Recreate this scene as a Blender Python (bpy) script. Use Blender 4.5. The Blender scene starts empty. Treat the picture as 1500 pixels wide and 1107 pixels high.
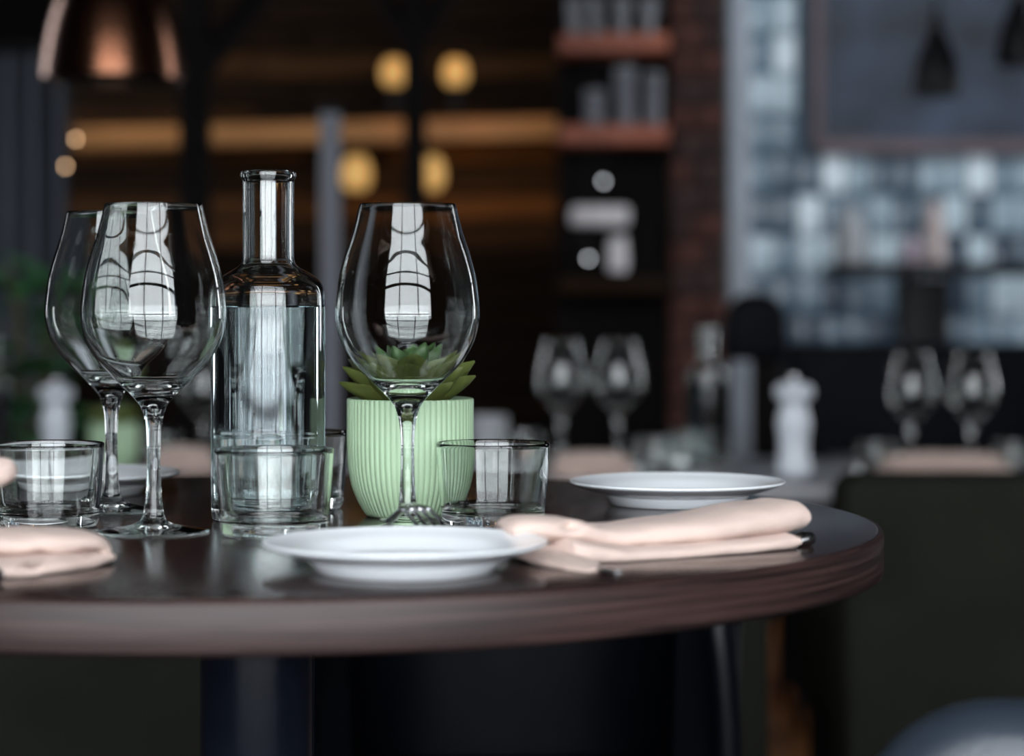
import bpy, bmesh, math, random
from mathutils import Vector, Matrix, noise
from math import pi, sin, cos, radians

C = bpy.context.scene.collection
scene = bpy.context.scene
random.seed(7)

# ------------------------------------------------------------------ camera, sky, exposure
F = 3500.0            # focal length in pixels of the 1500 px wide frame (about 84 mm)
T = 0.80              # height of the near table top
ZC = T + 0.163        # eye height
cam_data = bpy.data.cameras.new('camera')
cam = bpy.data.objects.new('camera', cam_data)
C.objects.link(cam)
cam.location = (0, 0, ZC)
cam.rotation_euler = (pi / 2, 0, 0)
cam_data.sensor_width = 36.0
cam_data.lens = 36.0 * F / 1500.0
cam_data.shift_y = -(553.5 - 430.0) / 1500.0      # level camera, frame shifted down
cam_data.clip_start = 0.05
cam_data.clip_end = 200
cam_data.dof.use_dof = True
cam_data.dof.focus_distance = 1.69
cam_data.dof.aperture_fstop = 3.9
scene.camera = cam

world = bpy.data.worlds.new('overcast_sky')
scene.world = world
world.use_nodes = True
bg = world.node_tree.nodes['Background']
bg.inputs['Color'].default_value = (0.91, 0.955, 1.0, 1)
bg.inputs['Strength'].default_value = 9.4

scene.view_settings.view_transform = 'Standard'
scene.view_settings.look = 'None'
scene.view_settings.gamma = 1
scene.view_settings.use_curve_mapping = False
scene.view_settings.exposure = 0.0
cy = scene.cycles
cy.use_denoising = True
cy.max_bounces = 24
cy.transmission_bounces = 20
cy.transparent_max_bounces = 16
cy.glossy_bounces = 8
cy.diffuse_bounces = 4
cy.caustics_reflective = False
cy.caustics_refractive = True
cy.blur_glossy = 0.4
cy.sample_clamp_indirect = 6.0


def lamp(name, kind, loc, energy, color, target=None, size=None, size_y=None, spot=None):
    l = bpy.data.lights.new(name, kind)
    l.energy = energy
    l.color = color
    o = bpy.data.objects.new(name, l)
    C.objects.link(o)
    o.location = loc
    if target is not None:
        o.rotation_euler = (Vector(target) - Vector(loc)).to_track_quat('-Z', 'Y').to_euler()
    if kind == 'AREA':
        l.shape = 'RECTANGLE'
        l.size = size
        l.size_y = size_y or size
    elif size is not None:
        l.shadow_soft_size = size
    if spot:
        l.spot_size = spot
        l.spot_blend = 0.6
    return o


# daylight enters through the big front windows behind the camera
WX0, WX1, WZ0, WZ1, WY = -1.9, 2.2, 0.45, 3.45, -0.9
RX = 3.6
SY0, SY1, SZ0, SZ1 = 5.5, 6.5, 0.6, 3.1      # tall side windows farther back in both side walls
p = lamp('front_window_portal', 'AREA', ((WX0 + WX1) / 2, WY + 0.02, (WZ0 + WZ1) / 2), 1, (1, 1, 1),
         ((WX0 + WX1) / 2, 5, (WZ0 + WZ1) / 2), WX1 - WX0, WZ1 - WZ0)
p.data.cycles.is_portal = True
for nm, sx in (('right_window_portal', RX - 0.02), ('left_window_portal', -3.58)):
    p = lamp(nm, 'AREA', (sx, (SY0 + SY1) / 2, (SZ0 + SZ1) / 2), 1, (1, 1, 1), (0, (SY0 + SY1) / 2, (SZ0 + SZ1) / 2), SY1 - SY0, SZ1 - SZ0)
    p.data.cycles.is_portal = True
# unseen cool ceiling spotlights added to brighten the tiled wall
for k, wx in enumerate((0.95, 1.5, 2.05)):
    lamp('added_wash_lamp', 'SPOT', (wx, 5.55, 3.38), 48, (0.86, 0.95, 1.0), (wx + 0.02, 7.2, 1.35 if k else 1.5), 0.05, spot=radians(62))


# ------------------------------------------------------------------ helpers
def at(px, py, d):
    """A point of the room at distance d in front of the lens that the frame shows at (px, py)."""
    return Vector(((px - 750) * d / F, d, ZC - (py - 430) * d / F))


def lin(r, g, b):
    f = lambda c: (c / 255 / 12.92) if c / 255 <= 0.04045 else ((c / 255 + 0.055) / 1.055) ** 2.4
    return (f(r), f(g), f(b), 1)


def mat(name, color, rough=0.5, metal=0.0, spec=0.5, trans=0.0, ior=1.45, coat=0.0, sheen=0.0,
        noise_scale=None, noise_amt=0.25, bump=0.0, bump_scale=200.0, stretch=(1, 1, 1), rough_var=0.0):
    m = bpy.data.materials.new(name)
    m.use_nodes = True
    nt = m.node_tree
    b = nt.nodes['Principled BSDF']
    if len(color) == 3:
        color = (*color, 1)
    b.inputs['Base Color'].default_value = color
    b.inputs['Roughness'].default_value = rough
    b.inputs['Metallic'].default_value = metal
    b.inputs['Specular IOR Level'].default_value = spec
    b.inputs['Transmission Weight'].default_value = trans
    b.inputs['IOR'].default_value = ior
    b.inputs['Coat Weight'].default_value = coat
    b.inputs['Sheen Weight'].default_value = sheen
    if noise_scale or bump:
        tc = nt.nodes.new('ShaderNodeTexCoord')
        mp = nt.nodes.new('ShaderNodeMapping')
        mp.inputs['Scale'].default_value = stretch
        nt.links.new(tc.outputs['Object'], mp.inputs['Vector'])
    if noise_scale:
        n = nt.nodes.new('ShaderNodeTexNoise')
        n.inputs['Scale'].default_value = noise_scale
        n.inputs['Detail'].default_value = 5
        nt.links.new(mp.outputs['Vector'], n.inputs['Vector'])
        r = nt.nodes.new('ShaderNodeValToRGB')
        r.color_ramp.elements[0].position = 0.3
        r.color_ramp.elements[1].position = 0.7
        r.color_ramp.elements[0].color = tuple(c * (1 - noise_amt) for c in color[:3]) + (1,)
        r.color_ramp.elements[1].color = tuple(min(1, c * (1 + noise_amt)) for c in color[:3]) + (1,)
        nt.links.new(n.outputs['Fac'], r.inputs['Fac'])
        nt.links.new(r.outputs['Color'], b.inputs['Base Color'])
        if rough_var:
            mr = nt.nodes.new('ShaderNodeMapRange')
            mr.inputs['To Min'].default_value = max(0.02, rough - rough_var)
            mr.inputs['To Max'].default_value = rough + rough_var
            nt.links.new(n.outputs['Fac'], mr.inputs['Value'])
            nt.links.new(mr.outputs['Result'], b.inputs['Roughness'])
    if bump:
        n2 = nt.nodes.new('ShaderNodeTexNoise')
        n2.inputs['Scale'].default_value = bump_scale
        n2.inputs['Detail'].default_value = 3
        nt.links.new(mp.outputs['Vector'], n2.inputs['Vector'])
        bp = nt.nodes.new('ShaderNodeBump')
        bp.inputs['Strength'].default_value = bump
        bp.inputs['Distance'].default_value = 0.002
        nt.links.new(n2.outputs['Fac'], bp.inputs['Height'])
        nt.links.new(bp.outputs['Normal'], b.inputs['Normal'])
    return m


def glow(name, color, strength):
    m = bpy.data.materials.new(name)
    m.use_nodes = True
    b = m.node_tree.nodes['Principled BSDF']
    b.inputs['Base Color'].default_value = (*color, 1)
    b.inputs['Emission Color'].default_value = (*color, 1)
    b.inputs['Emission Strength'].default_value = strength
    return m


def glass_mat(name, color=(1, 1, 1, 1), ior=1.5):
    m = bpy.data.materials.new(name)
    m.use_nodes = True
    nt = m.node_tree
    nt.nodes.remove(nt.nodes['Principled BSDF'])
    g = nt.nodes.new('ShaderNodeBsdfGlass')
    g.inputs['Color'].default_value = color
    g.inputs['Roughness'].default_value = 0.0
    g.inputs['IOR'].default_value = ior
    nt.links.new(g.outputs[0], nt.nodes['Material Output'].inputs['Surface'])
    return m


def wood_mat(name, dark, light, rough, axis_scale, spec=0.5, band=False, bump=0.15, coat=0.0):
    m = bpy.data.materials.new(name)
    m.use_nodes = True
    nt = m.node_tree
    b = nt.nodes['Principled BSDF']
    b.inputs['Roughness'].default_value = rough
    b.inputs['Specular IOR Level'].default_value = spec
    b.inputs['Coat Weight'].default_value = coat
    b.inputs['Coat Roughness'].default_value = 0.08
    tc = nt.nodes.new('ShaderNodeTexCoord')
    vec = tc.outputs['Object']
    if band:      # grain that runs round the edge: (angle * radius, 0, z)
        sx = nt.nodes.new('ShaderNodeSeparateXYZ')
        nt.links.new(vec, sx.inputs[0])
        an = nt.nodes.new('ShaderNodeMath')
        an.operation = 'ARCTAN2'
        nt.links.new(sx.outputs['Y'], an.inputs[0])
        nt.links.new(sx.outputs['X'], an.inputs[1])
        ml = nt.nodes.new('ShaderNodeMath')
        ml.operation = 'MULTIPLY'
        ml.inputs[1].default_value = 0.445
        nt.links.new(an.outputs[0], ml.inputs[0])
        cx = nt.nodes.new('ShaderNodeCombineXYZ')
        nt.links.new(ml.outputs[0], cx.inputs['X'])
        nt.links.new(sx.outputs['Z'], cx.inputs['Z'])
        vec = cx.outputs[0]
    mp = nt.nodes.new('ShaderNodeMapping')
    mp.inputs['Scale'].default_value = axis_scale
    nt.links.new(vec, mp.inputs['Vector'])
    n = nt.nodes.new('ShaderNodeTexNoise')
    n.inputs['Scale'].default_value = 1.0
    n.inputs['Detail'].default_value = 7
    n.inputs['Roughness'].default_value = 0.65
    n.inputs['Distortion'].default_value = 0.4
    nt.links.new(mp.outputs[0], n.inputs['Vector'])
    r = nt.nodes.new('ShaderNodeValToRGB')
    r.color_ramp.elements[0].position = 0.40 if band else 0.32
    r.color_ramp.elements[1].position = 0.60 if band else 0.68
    r.color_ramp.elements[0].color = dark
    r.color_ramp.elements[1].color = light
    nt.links.new(n.outputs['Fac'], r.inputs['Fac'])
    nt.links.new(r.outputs['Color'], b.inputs['Base Color'])
    bp = nt.nodes.new('ShaderNodeBump')
    bp.inputs['Strength'].default_value = bump
    bp.inputs['Distance'].default_value = 0.0006
    nt.links.new(n.outputs['Fac'], bp.inputs['Height'])
    nt.links.new(bp.outputs['Normal'], b.inputs['Normal'])
    return m


def mesh_obj(name, verts, faces, m, parent=None, smooth=True, sharp=None):
    me = bpy.data.meshes.new(name)
    me.from_pydata([tuple(v) for v in verts], [], faces)
    me.materials.append(m)
    if smooth:
        for pgn in me.polygons:
            pgn.use_smooth = True
        if sharp:
            me.set_sharp_from_angle(angle=radians(sharp))
    me.update()
    o = bpy.data.objects.new(name, me)
    C.objects.link(o)
    if parent:
        o.parent = parent
    return o


def bm_obj(name, bm, m, parent=None, smooth=False, sharp=35):
    me = bpy.data.meshes.new(name)
    bmesh.ops.recalc_face_normals(bm, faces=bm.faces[:])
    bm.to_mesh(me)
    bm.free()
    me.materials.append(m)
    if smooth:
        for pgn in me.polygons:
            pgn.use_smooth = True
        me.set_sharp_from_angle(angle=radians(sharp))
    o = bpy.data.objects.new(name, me)
    C.objects.link(o)
    if parent:
        o.parent = parent
    return o


def tag(o, label=None, cat=None, group=None, kind=None):
    if label:
        o['label'] = label
    if cat:
        o['category'] = cat
    if group:
        o['group'] = group
    if kind:
        o['kind'] = kind
    return o


def thing(name, label, cat, loc, rz=0, group=None):
    o = bpy.data.objects.new(name, None)
    C.objects.link(o)
    o.location = loc
    o.rotation_euler = (0, 0, rz)
    o.empty_display_size = 0.05
    return tag(o, label, cat, group)


def copy_thing(src, loc, rz=0, label=None, group=None, scale=None):
    def rec(o, par):
        c = o.copy()
        C.objects.link(c)
        if par:
            c.parent = par
        for ch in o.children:
            rec(ch, c)
        return c
    r = rec(src, None)
    r.location = loc
    r.rotation_euler = (0, 0, rz)
    if scale:
        r.scale = scale
    if label:
        r['label'] = label
    if group:
        r['group'] = group
    return r


def box(bm, c, s, bevel=0.0, rot=None):
    r = bmesh.ops.create_cube(bm, size=1.0)
    vs = r['verts']
    bmesh.ops.scale(bm, vec=s, verts=vs)
    if bevel:
        es = list({e for v in vs for e in v.link_edges})
        rr = bmesh.ops.bevel(bm, geom=es, offset=bevel, segments=2, affect='EDGES', profile=0.5)
        vs = list({v for f in rr['faces'] for v in f.verts} | {v for v in vs if v.is_valid})
    if rot is not None:
        bmesh.ops.transform(bm, matrix=rot, verts=vs)
    bmesh.ops.translate(bm, vec=c, verts=vs)
    return vs


def box_obj(name, c, s, m, parent=None, bevel=0.0, rot=None):
    bm = bmesh.new()
    box(bm, c, s, bevel, rot)
    return bm_obj(name, bm, m, parent, smooth=bevel > 0, sharp=50)


def spline(pts, n=6):
    """Catmull-Rom through 2D or 3D points."""
    out = []
    P = [Vector(q) for q in pts]
    for i in range(len(P) - 1):
        p0 = P[i - 1] if i else P[i] * 2 - P[i + 1]
        p1, p2 = P[i], P[i + 1]
        p3 = P[i + 2] if i + 2 < len(P) else P[i + 1] * 2 - P[i]
        for k in range(n):
            t = k / n
            out.append(0.5 * ((2 * p1) + (p2 - p0) * t + (2 * p0 - 5 * p1 + 4 * p2 - p3) * t * t
                              + (3 * p1 - p0 - 3 * p2 + p3) * t * t * t))
    out.append(P[-1])
    return out


def lathe_data(prof, seg, rfun=None):
    verts, faces, rings = [], [], []
    for (r, z) in prof:
        if r < 1e-6:
            rings.append([len(verts)])
            verts.append((0, 0, z))
        else:
            ids = []
            for j in range(seg):
                a = 2 * pi * j / seg
                rr = rfun(r, z, a) if rfun else r
                ids.append(len(verts))
                verts.append((rr * cos(a), rr * sin(a), z))
            rings.append(ids)
    for i in range(len(rings) - 1):
        A, B = rings[i], rings[i + 1]
        for j in range(seg):
            k = (j + 1) % seg
            if len(A) == 1 and len(B) == 1:
                continue
            if len(A) == 1:
                faces.append((A[0], B[k], B[j]))
            elif len(B) == 1:
                faces.append((A[j], A[k], B[0]))
            else:
                faces.append((A[j], A[k], B[k], B[j]))
    return verts, faces


def lathe(name, prof, m, parent=None, seg=48, sharp=40, rfun=None, loc=None, ranges=None):
    """Surface of revolution from a (radius, height) profile that runs bottom, outside, top, inside."""
    verts, faces = [], []
    for (a, b) in (ranges or [(0, len(prof))]):
        v, f = lathe_data(prof[a:b], seg, rfun)
        o = len(verts)
        verts += v
        faces += [tuple(i + o for i in q) for q in f]
    ob = mesh_obj(name, verts, faces, m, parent, True, sharp)
    if loc is not None:
        ob.location = loc
    return ob


def tube(name, pts, radii, m, parent=None, seg=14, flat=1.0, sharp=60, cap=True, up=(0, 0, 1)):
    """A tapering bar along 3D points; flat < 1 squashes it vertically."""
    verts, faces = [], []
    P = [Vector(q) for q in pts]
    for i, q in enumerate(P):
        t = ((P[i + 1] if i + 1 < len(P) else q) - (P[i - 1] if i else q)).normalized()
        u = Vector(up)
        s = t.cross(u)
        if s.length < 1e-4:
            s = t.cross(Vector((0, 1, 0)))
        s.normalize()
        w = s.cross(t).normalized()
        r = radii[i]
        rw, rh = r if isinstance(r, tuple) else (r, r * flat)
        for j in range(seg):
            a = 2 * pi * j / seg
            verts.append(q + s * (rw * cos(a)) + w * (rh * sin(a)))
    n = len(P)
    for i in range(n - 1):
        for j in range(seg):
            k = (j + 1) % seg
            faces.append((i * seg + j, i * seg + k, (i + 1) * seg + k, (i + 1) * seg + j))
    if cap:
        faces.append(tuple(range(seg))[::-1])
        faces.append(tuple((n - 1) * seg + j for j in range(seg)))
    bm = bmesh.new()
    vv = [bm.verts.new(v) for v in verts]
    for f in faces:
        bm.faces.new([vv[i] for i in f])
    return bm_obj(name, bm, m, parent, True, sharp)


# ------------------------------------------------------------------ materials
M = {}
M['glass'] = glass_mat('clear_glass', (0.985, 0.995, 0.99, 1), 1.5)
M['water'] = glass_mat('water', (0.93, 0.965, 0.98, 1), 1.33)
M['porcelain'] = mat('white_porcelain', lin(232, 236, 240), 0.12, spec=0.5)
M['napkin'] = mat('blush_linen', lin(203, 181, 171), 0.9, sheen=0.08, spec=0.1, noise_scale=30, noise_amt=0.06, bump=0.35, bump_scale=900)
M['steel'] = mat('polished_steel', (0.66, 0.66, 0.68), 0.24, metal=1.0)
M['wood_top'] = wood_mat('dark_walnut_top', lin(28, 20, 20), lin(54, 40, 38), 0.2, (60, 5, 10), spec=0.4, bump=0.05)
M['wood_edge'] = wood_mat('walnut_edge_band', lin(24, 15, 15), lin(64, 46, 43), 0.46, (4.5, 1, 300), spec=0.36, band=True, bump=0.08)
M['black_metal'] = mat('black_powder_metal', (0.005, 0.005, 0.006), 0.5, spec=0.2, noise_scale=60, noise_amt=0.1)
M['pedestal'] = mat('blue_black_gloss_metal', (0.006, 0.008, 0.014), 0.2, spec=0.45, noise_scale=60, noise_amt=0.1)
M['pot'] = mat('mint_ceramic', lin(164, 190, 157), 0.38, spec=0.4, noise_scale=15, noise_amt=0.03)
M['soil'] = mat('dark_soil', (0.018, 0.012, 0.008), 0.95, noise_scale=400, noise_amt=0.5, bump=0.8, bump_scale=500)
M['leaf'] = mat('succulent_leaf', lin(84, 94, 46), 0.45, spec=0.4, noise_scale=60, noise_amt=0.2)
M['leaf2'] = mat('succulent_heart_leaf', lin(70, 98, 56), 0.4, spec=0.4, noise_scale=60, noise_amt=0.2)
M['leather_black'] = mat('black_leather', (0.0025, 0.003, 0.005), 0.55, spec=0.07, noise_scale=40, noise_amt=0.2, bump=0.25, bump_scale=350)
M['leather_gloss'] = mat('glossy_black_leather', (0.003, 0.004, 0.007), 0.3, spec=0.3, noise_scale=40, noise_amt=0.2, bump=0.1, bump_scale=350)
M['leather_blue'] = mat('blue_black_leather', (0.020, 0.028, 0.040), 0.42, spec=0.7, noise_scale=12, noise_amt=0.25, bump=0.3, bump_scale=120)
M['olive'] = mat('olive_velvet', lin(33, 34, 29), 0.95, spec=0.05, sheen=0.0, noise_scale=9, noise_amt=0.15)
M['dark_wood'] = wood_mat('rear_table_wood', lin(34, 26, 24), lin(56, 42, 38), 0.4, (5, 50, 10), bump=0.05)
M['grey_top'] = mat('grey_table_top', lin(128, 128, 132), 0.35, noise_scale=20, noise_amt=0.12)
M['mill'] = mat('white_lacquer', lin(205, 210, 218), 0.3, spec=0.5, noise_scale=10, noise_amt=0.02)
M['grey_steel'] = mat('grey_painted_steel', lin(96, 98, 106), 0.5, noise_scale=20, noise_amt=0.08)
M['post'] = mat('blackened_timber', (0.005, 0.004, 0.004), 0.85, spec=0.1, noise_scale=30, noise_amt=0.4)
M['brick'] = mat('red_brown_brick', lin(74, 40, 32), 0.85, noise_scale=18, noise_amt=0.5, bump=0.6, bump_scale=90)
M['brick2'] = mat('dark_brown_brick', lin(52, 34, 30), 0.85, noise_scale=18, noise_amt=0.5, bump=0.6, bump_scale=90)
M['mortar'] = mat('dark_mortar', lin(34, 26, 24), 0.95, noise_scale=60, noise_amt=0.3)
M['amber_wood'] = wood_mat('amber_board', lin(44, 26, 10), lin(88, 54, 20), 0.7, (1.5, 10, 40), spec=0.15, bump=0.2)
M['amber_dark'] = wood_mat('smoked_board', lin(20, 13, 8), lin(46, 29, 15), 0.8, (1.5, 10, 40), spec=0.1, bump=0.2)
M['shaded'] = wood_mat('shaded_board', lin(10, 7, 5), lin(24, 16, 10), 0.85, (1.5, 10, 40), spec=0.05, bump=0.2)  # shade past the strip light's reach, put into the board colour
M['beam'] = wood_mat('honey_beam', lin(140, 92, 44), lin(190, 132, 70), 0.55, (2, 20, 30), bump=0.2)
M['shelf_wood'] = wood_mat('copper_brown_shelf', lin(128, 66, 48), lin(170, 94, 66), 0.6, (3, 20, 20), bump=0.2)
M['copper'] = mat('brushed_copper', (0.12, 0.052, 0.030), 0.24, metal=1.0, noise_scale=20, noise_amt=0.1)
M['shade_dark'] = mat('lamp_inside', (0.02, 0.014, 0.01), 0.6)
M['wall_dark'] = mat('charcoal_plaster', (0.006, 0.005, 0.005), 0.9, spec=0.1, noise_scale=3, noise_amt=0.3)
M['wall_side'] = mat('dark_side_plaster', (0.020, 0.020, 0.022), 0.9, noise_scale=3, noise_amt=0.3)
M['ceiling'] = mat('dark_ceiling', (0.012, 0.011, 0.010), 0.9, noise_scale=3, noise_amt=0.3)
M['floor'] = wood_mat('oak_floor', lin(92, 54, 24), lin(140, 88, 42), 0.45, (10, 1.2, 10), bump=0.2)
M['subfloor'] = mat('floor_bed', (0.01, 0.008, 0.006), 0.9, noise_scale=9, noise_amt=0.2)
M['frame_grey'] = mat('pale_grey_frame', lin(150, 156, 166), 0.5, noise_scale=10, noise_amt=0.1)
M['frame_brown'] = mat('mauve_brown_frame', lin(92, 78, 84), 0.6, noise_scale=12, noise_amt=0.15)
M['grout'] = mat('slate_grout', lin(64, 76, 88), 0.9, noise_scale=30, noise_amt=0.2)
tile_cols = [(206, 218, 226), (172, 188, 198), (136, 154, 166), (104, 122, 136), (76, 92, 106), (52, 64, 78)]
M['tile'] = [mat('glazed_tile_%s' % 'abcdef'[i], lin(*c), 0.22, spec=0.5, noise_scale=25, noise_amt=0.28, bump=0.5, bump_scale=25) for i, c in enumerate(tile_cols)]
M['mirror'] = mat('tarnished_mirror', lin(42, 50, 64), 0.5, spec=0.4, noise_scale=4.5, noise_amt=0.85, rough_var=0.15)
M['window_standin'] = mat('grey_blue_window_cloth', lin(70, 74, 82), 0.9, sheen=0.0, spec=0.1, noise_scale=30, noise_amt=0.1)
M['foliage'] = mat('house_plant_leaf', lin(58, 104, 66), 0.5, noise_scale=14, noise_amt=0.35)
M['stem'] = mat('plant_stem', lin(70, 66, 40), 0.7, noise_scale=30, noise_amt=0.2)
M['planter'] = mat('black_planter', (0.012, 0.012, 0.012), 0.6, noise_scale=20, noise_amt=0.1)
M['white_plastic'] = mat('white_enamel', lin(214, 208, 210), 0.35, noise_scale=10, noise_amt=0.03)
M['grey_ceramic'] = mat('grey_ceramic', lin(120, 122, 128), 0.4, noise_scale=10, noise_amt=0.1)
M['ice_ceramic'] = mat('pale_stoneware', lin(150, 152, 156), 0.5, noise_scale=12, noise_amt=0.1)
M['mauve_ceramic'] = mat('mauve_ceramic', lin(140, 124, 136), 0.4, noise_scale=12, noise_amt=0.1)
M['blush_ceramic'] = mat('blush_bottle', lin(176, 160, 158), 0.4, noise_scale=12, noise_amt=0.1)
M['amber_glow'] = glow('amber_glass_lit', (1.0, 0.56, 0.17), 0.30)
M['led'] = glow('warm_led', (1.0, 0.62, 0.25), 2.0)
M['bulb_warm'] = glow('warm_bulb', (1.0, 0.62, 0.34), 7.0)
M['glint_white'] = glow('white_glint', (0.8, 0.85, 0.9), 7.0)  # white glints made as small glowing balls
M['pavement'] = mat('wet_pavement', (0.42, 0.44, 0.46), 0.6, noise_scale=2, noise_amt=0.2)
M['window_frame'] = mat('black_window_frame', (0.015, 0.015, 0.016), 0.4, noise_scale=30, noise_amt=0.1)

m = bpy.data.materials.new('window_pane')
m.use_nodes = True
nt = m.node_tree
nt.nodes.remove(nt.nodes['Principled BSDF'])
tr = nt.nodes.new('ShaderNodeBsdfTransparent')
gl = nt.nodes.new('ShaderNodeBsdfGlossy')
gl.inputs['Roughness'].default_value = 0.02
fr = nt.nodes.new('ShaderNodeFresnel')
fr.inputs['IOR'].default_value = 1.3
mx = nt.nodes.new('ShaderNodeMixShader')
nt.links.new(fr.outputs[0], mx.inputs[0])
nt.links.new(tr.outputs[0], mx.inputs[1])
nt.links.new(gl.outputs[0], mx.inputs[2])
nt.links.new(mx.outputs[0], nt.nodes['Material Output'].inputs['Surface'])
M['pane'] = m

# ------------------------------------------------------------------ the room
LX, RXW, BY, CZ = -3.6, RX, 8.4, 3.7
tag(box_obj('floor', ((LX + RXW) / 2, (WY + BY) / 2, -0.06), (RXW - LX + 0.4, BY - WY + 0.4, 0.08), M['subfloor']), kind='structure')
fl = bpy.data.objects['floor']
pl_me = None
for i in range(26):                       # boards of the floor that the gap between the sofas looks down on
    for j in range(3):
        x = -0.6 + i * 0.12
        y = 4.2 + j * 1.35 + (i % 3) * 0.35
        if pl_me is None:
            o = box_obj('plank', (0, 0, 0), (0.117, 1.345, 0.02), M['floor'], fl, 0.002)
            pl_me = o.data
        else:
            o = bpy.data.objects.new('plank', pl_me)
            C.objects.link(o)
            o.parent = fl
        o.location = (x, y, -0.010)
tag(box_obj('ceiling', ((LX + RXW) / 2, (WY + BY) / 2, CZ + 0.05), (RXW - LX + 0.4, BY - WY + 0.4, 0.1), M['ceiling']), kind='structure')
tag(box_obj('wall_back', ((LX + RXW) / 2, BY + 0.05, CZ / 2), (RXW - LX + 0.4, 0.1, CZ), M['wall_dark']), kind='structure')


def wall_with_opening(name, axis, pos, u0, u1, a0, a1, z0, z1, m, th=0.16):
    bm = bmesh.new()
    for (p0, p1, q0, q1) in ((u0, a0, 0, CZ), (a1, u1, 0, CZ), (a0, a1, 0, z0), (a0, a1, z1, CZ)):
        if axis == 'x':
            box(bm, ((p0 + p1) / 2, pos, (q0 + q1) / 2), (p1 - p0, th, q1 - q0))
        else:
            box(bm, (pos, (p0 + p1) / 2, (q0 + q1) / 2), (th, p1 - p0, q1 - q0))
    return tag(bm_obj(name, bm, m), kind='structure')


wall_with_opening('wall_front', 'x', WY - 0.08, LX - 0.1, RXW + 0.1, WX0, WX1, WZ0, WZ1, M['wall_dark'])
wall_with_opening('wall_right', 'y', RX + 0.08, WY - 0.1, BY + 0.1, SY0, SY1, SZ0, SZ1, M['wall_side'])
wall_with_opening('wall_left', 'y', LX - 0.08, WY - 0.1, BY + 0.1, SY0, SY1, SZ0, SZ1, M['wall_side'])

win = thing('window_1', None, None, ((WX0 + WX1) / 2, WY - 0.08, 0))
tag(win, kind='structure')
hw = (WX1 - WX0) / 2
box_obj('pane', (0, 0, (WZ0 + WZ1) / 2), (hw * 2, 0.006, WZ1 - WZ0), M['pane'], win)
for x in (-hw + 0.03, -0.70, 0.70, hw - 0.03):
    box_obj('mullion', (x, 0, (WZ0 + WZ1) / 2), (0.07, 0.07, WZ1 - WZ0), M['window_frame'], win)
for z in (WZ0 + 0.03, 1.75, 2.25, 2.8, WZ1 - 0.03):
    box_obj('transom', (0, 0.002, z), (hw * 2, 0.07, 0.055), M['window_frame'], win)
for n, sx in ((2, RX + 0.08), (3, LX - 0.08)):
    win = thing('window_%d' % n, None, None, (sx, (SY0 + SY1) / 2, 0))
    tag(win, kind='structure')
    box_obj('pane', (0, 0, (SZ0 + SZ1) / 2), (0.006, SY1 - SY0, SZ1 - SZ0), M['pane'], win)
    for y in (-(SY1 - SY0) / 2 + 0.03, (SY1 - SY0) / 2 - 0.03):
        box_obj('mullion', (0, y, (SZ0 + SZ1) / 2), (0.07, 0.06, SZ1 - SZ0), M['window_frame'], win)
    for z in (SZ0 + 0.03, 1.6, SZ1 - 0.03):
        box_obj('transom', (0, 0, z), (0.07, SY1 - SY0, 0.05), M['window_frame'], win)
for sx in (-1, 1):
    tag(box_obj('pavement', (sx * 16, 6, -0.12), (24, 14, 0.1), M['pavement']), kind='structure')
tag(box_obj('pavement', (0, -18, -0.12), (60, 34, 0.1), M['pavement']), kind='structure')
# unseen terrace bars added to put dark lines into the glass reflections
rl = thing('reflected_railing', None, None, (0.2, -4.2, -0.07))
tag(rl, kind='structure')
for i in range(9):
    box_obj('post', (-4 + i, 0, 0.5), (0.06, 0.06, 1.0), M['window_frame'], rl)
for z in (0.35, 0.65, 1.0):
    box_obj('rail', (0, 0, z), (8.06, 0.05, 0.05), M['window_frame'], rl)

# ------------------------------------------------------------------ tiled wall on the right with its frame and mirror
TD = 7.2
ts = F / TD                                # pixels per metre there
tx0, tx1 = (1096 - 750) / ts, (1720 - 750) / ts
tz0, tz1 = ZC - (520 - 430) / ts, ZC + 520 / ts
tw = box_obj('wall_tiled', ((tx0 + tx1) / 2, TD + 0.16, (tz1 + tz0) / 2), (tx1 - tx0 + 0.1, 0.28, tz1 - tz0), M['grout'])
tag(box_obj('trim_2', ((tx0 + tx1) / 2, TD + 0.16, tz0 / 2), (tx1 - tx0 + 0.1, 0.29, tz0), M['wall_dark']), kind='structure')
tag(tw, kind='structure')
tmes = []
for m_ in M['tile']:
    o = box_obj('tile', (0, 0, 0), (0.069, 0.014, 0.117), m_, tw, 0.003)
    tmes.append(o)
rnd = random.Random(3)
mx0, mz0 = (1196 - 750) / ts, ZC + 215 / ts       # mirror corner: right of and above it there are no tiles
cols = int((tx1 - tx0) / 0.073)
rows = int((tz1 - tz0) / 0.121)
first = set()
for i in range(cols):
    for j in range(rows):
        x = tx0 + 0.037 + i * 0.073
        z = tz0 + 0.06 + j * 0.121
        if x > mx0 - 0.03 and z > mz0 - 0.04:
            continue
        hz = (z - tz0) / (tz1 - tz0)
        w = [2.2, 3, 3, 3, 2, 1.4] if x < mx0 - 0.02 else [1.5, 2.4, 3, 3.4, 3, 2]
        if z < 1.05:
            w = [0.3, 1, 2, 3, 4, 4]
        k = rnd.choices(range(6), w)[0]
        if k not in first:
            first.add(k)
            o = tmes[k]
        else:
            o = tmes[k].copy()
            C.objects.link(o)
        o.location = (x, TD + rnd.uniform(-0.002, 0.003), z)
        o.rotation_euler = (rnd.uniform(-0.05, 0.05), 0, rnd.uniform(-0.06, 0.06))
for k in range(6):
    if k not in first:
        bpy.data.objects.remove(tmes[k])
fx = (1081 - 750) / ts
tag(box_obj('trim_1', (fx, TD - 0.02, tz1 / 2), (0.062, 0.09, tz1 - 0.01), M['frame_grey'], bevel=0.006), kind='structure')
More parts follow.
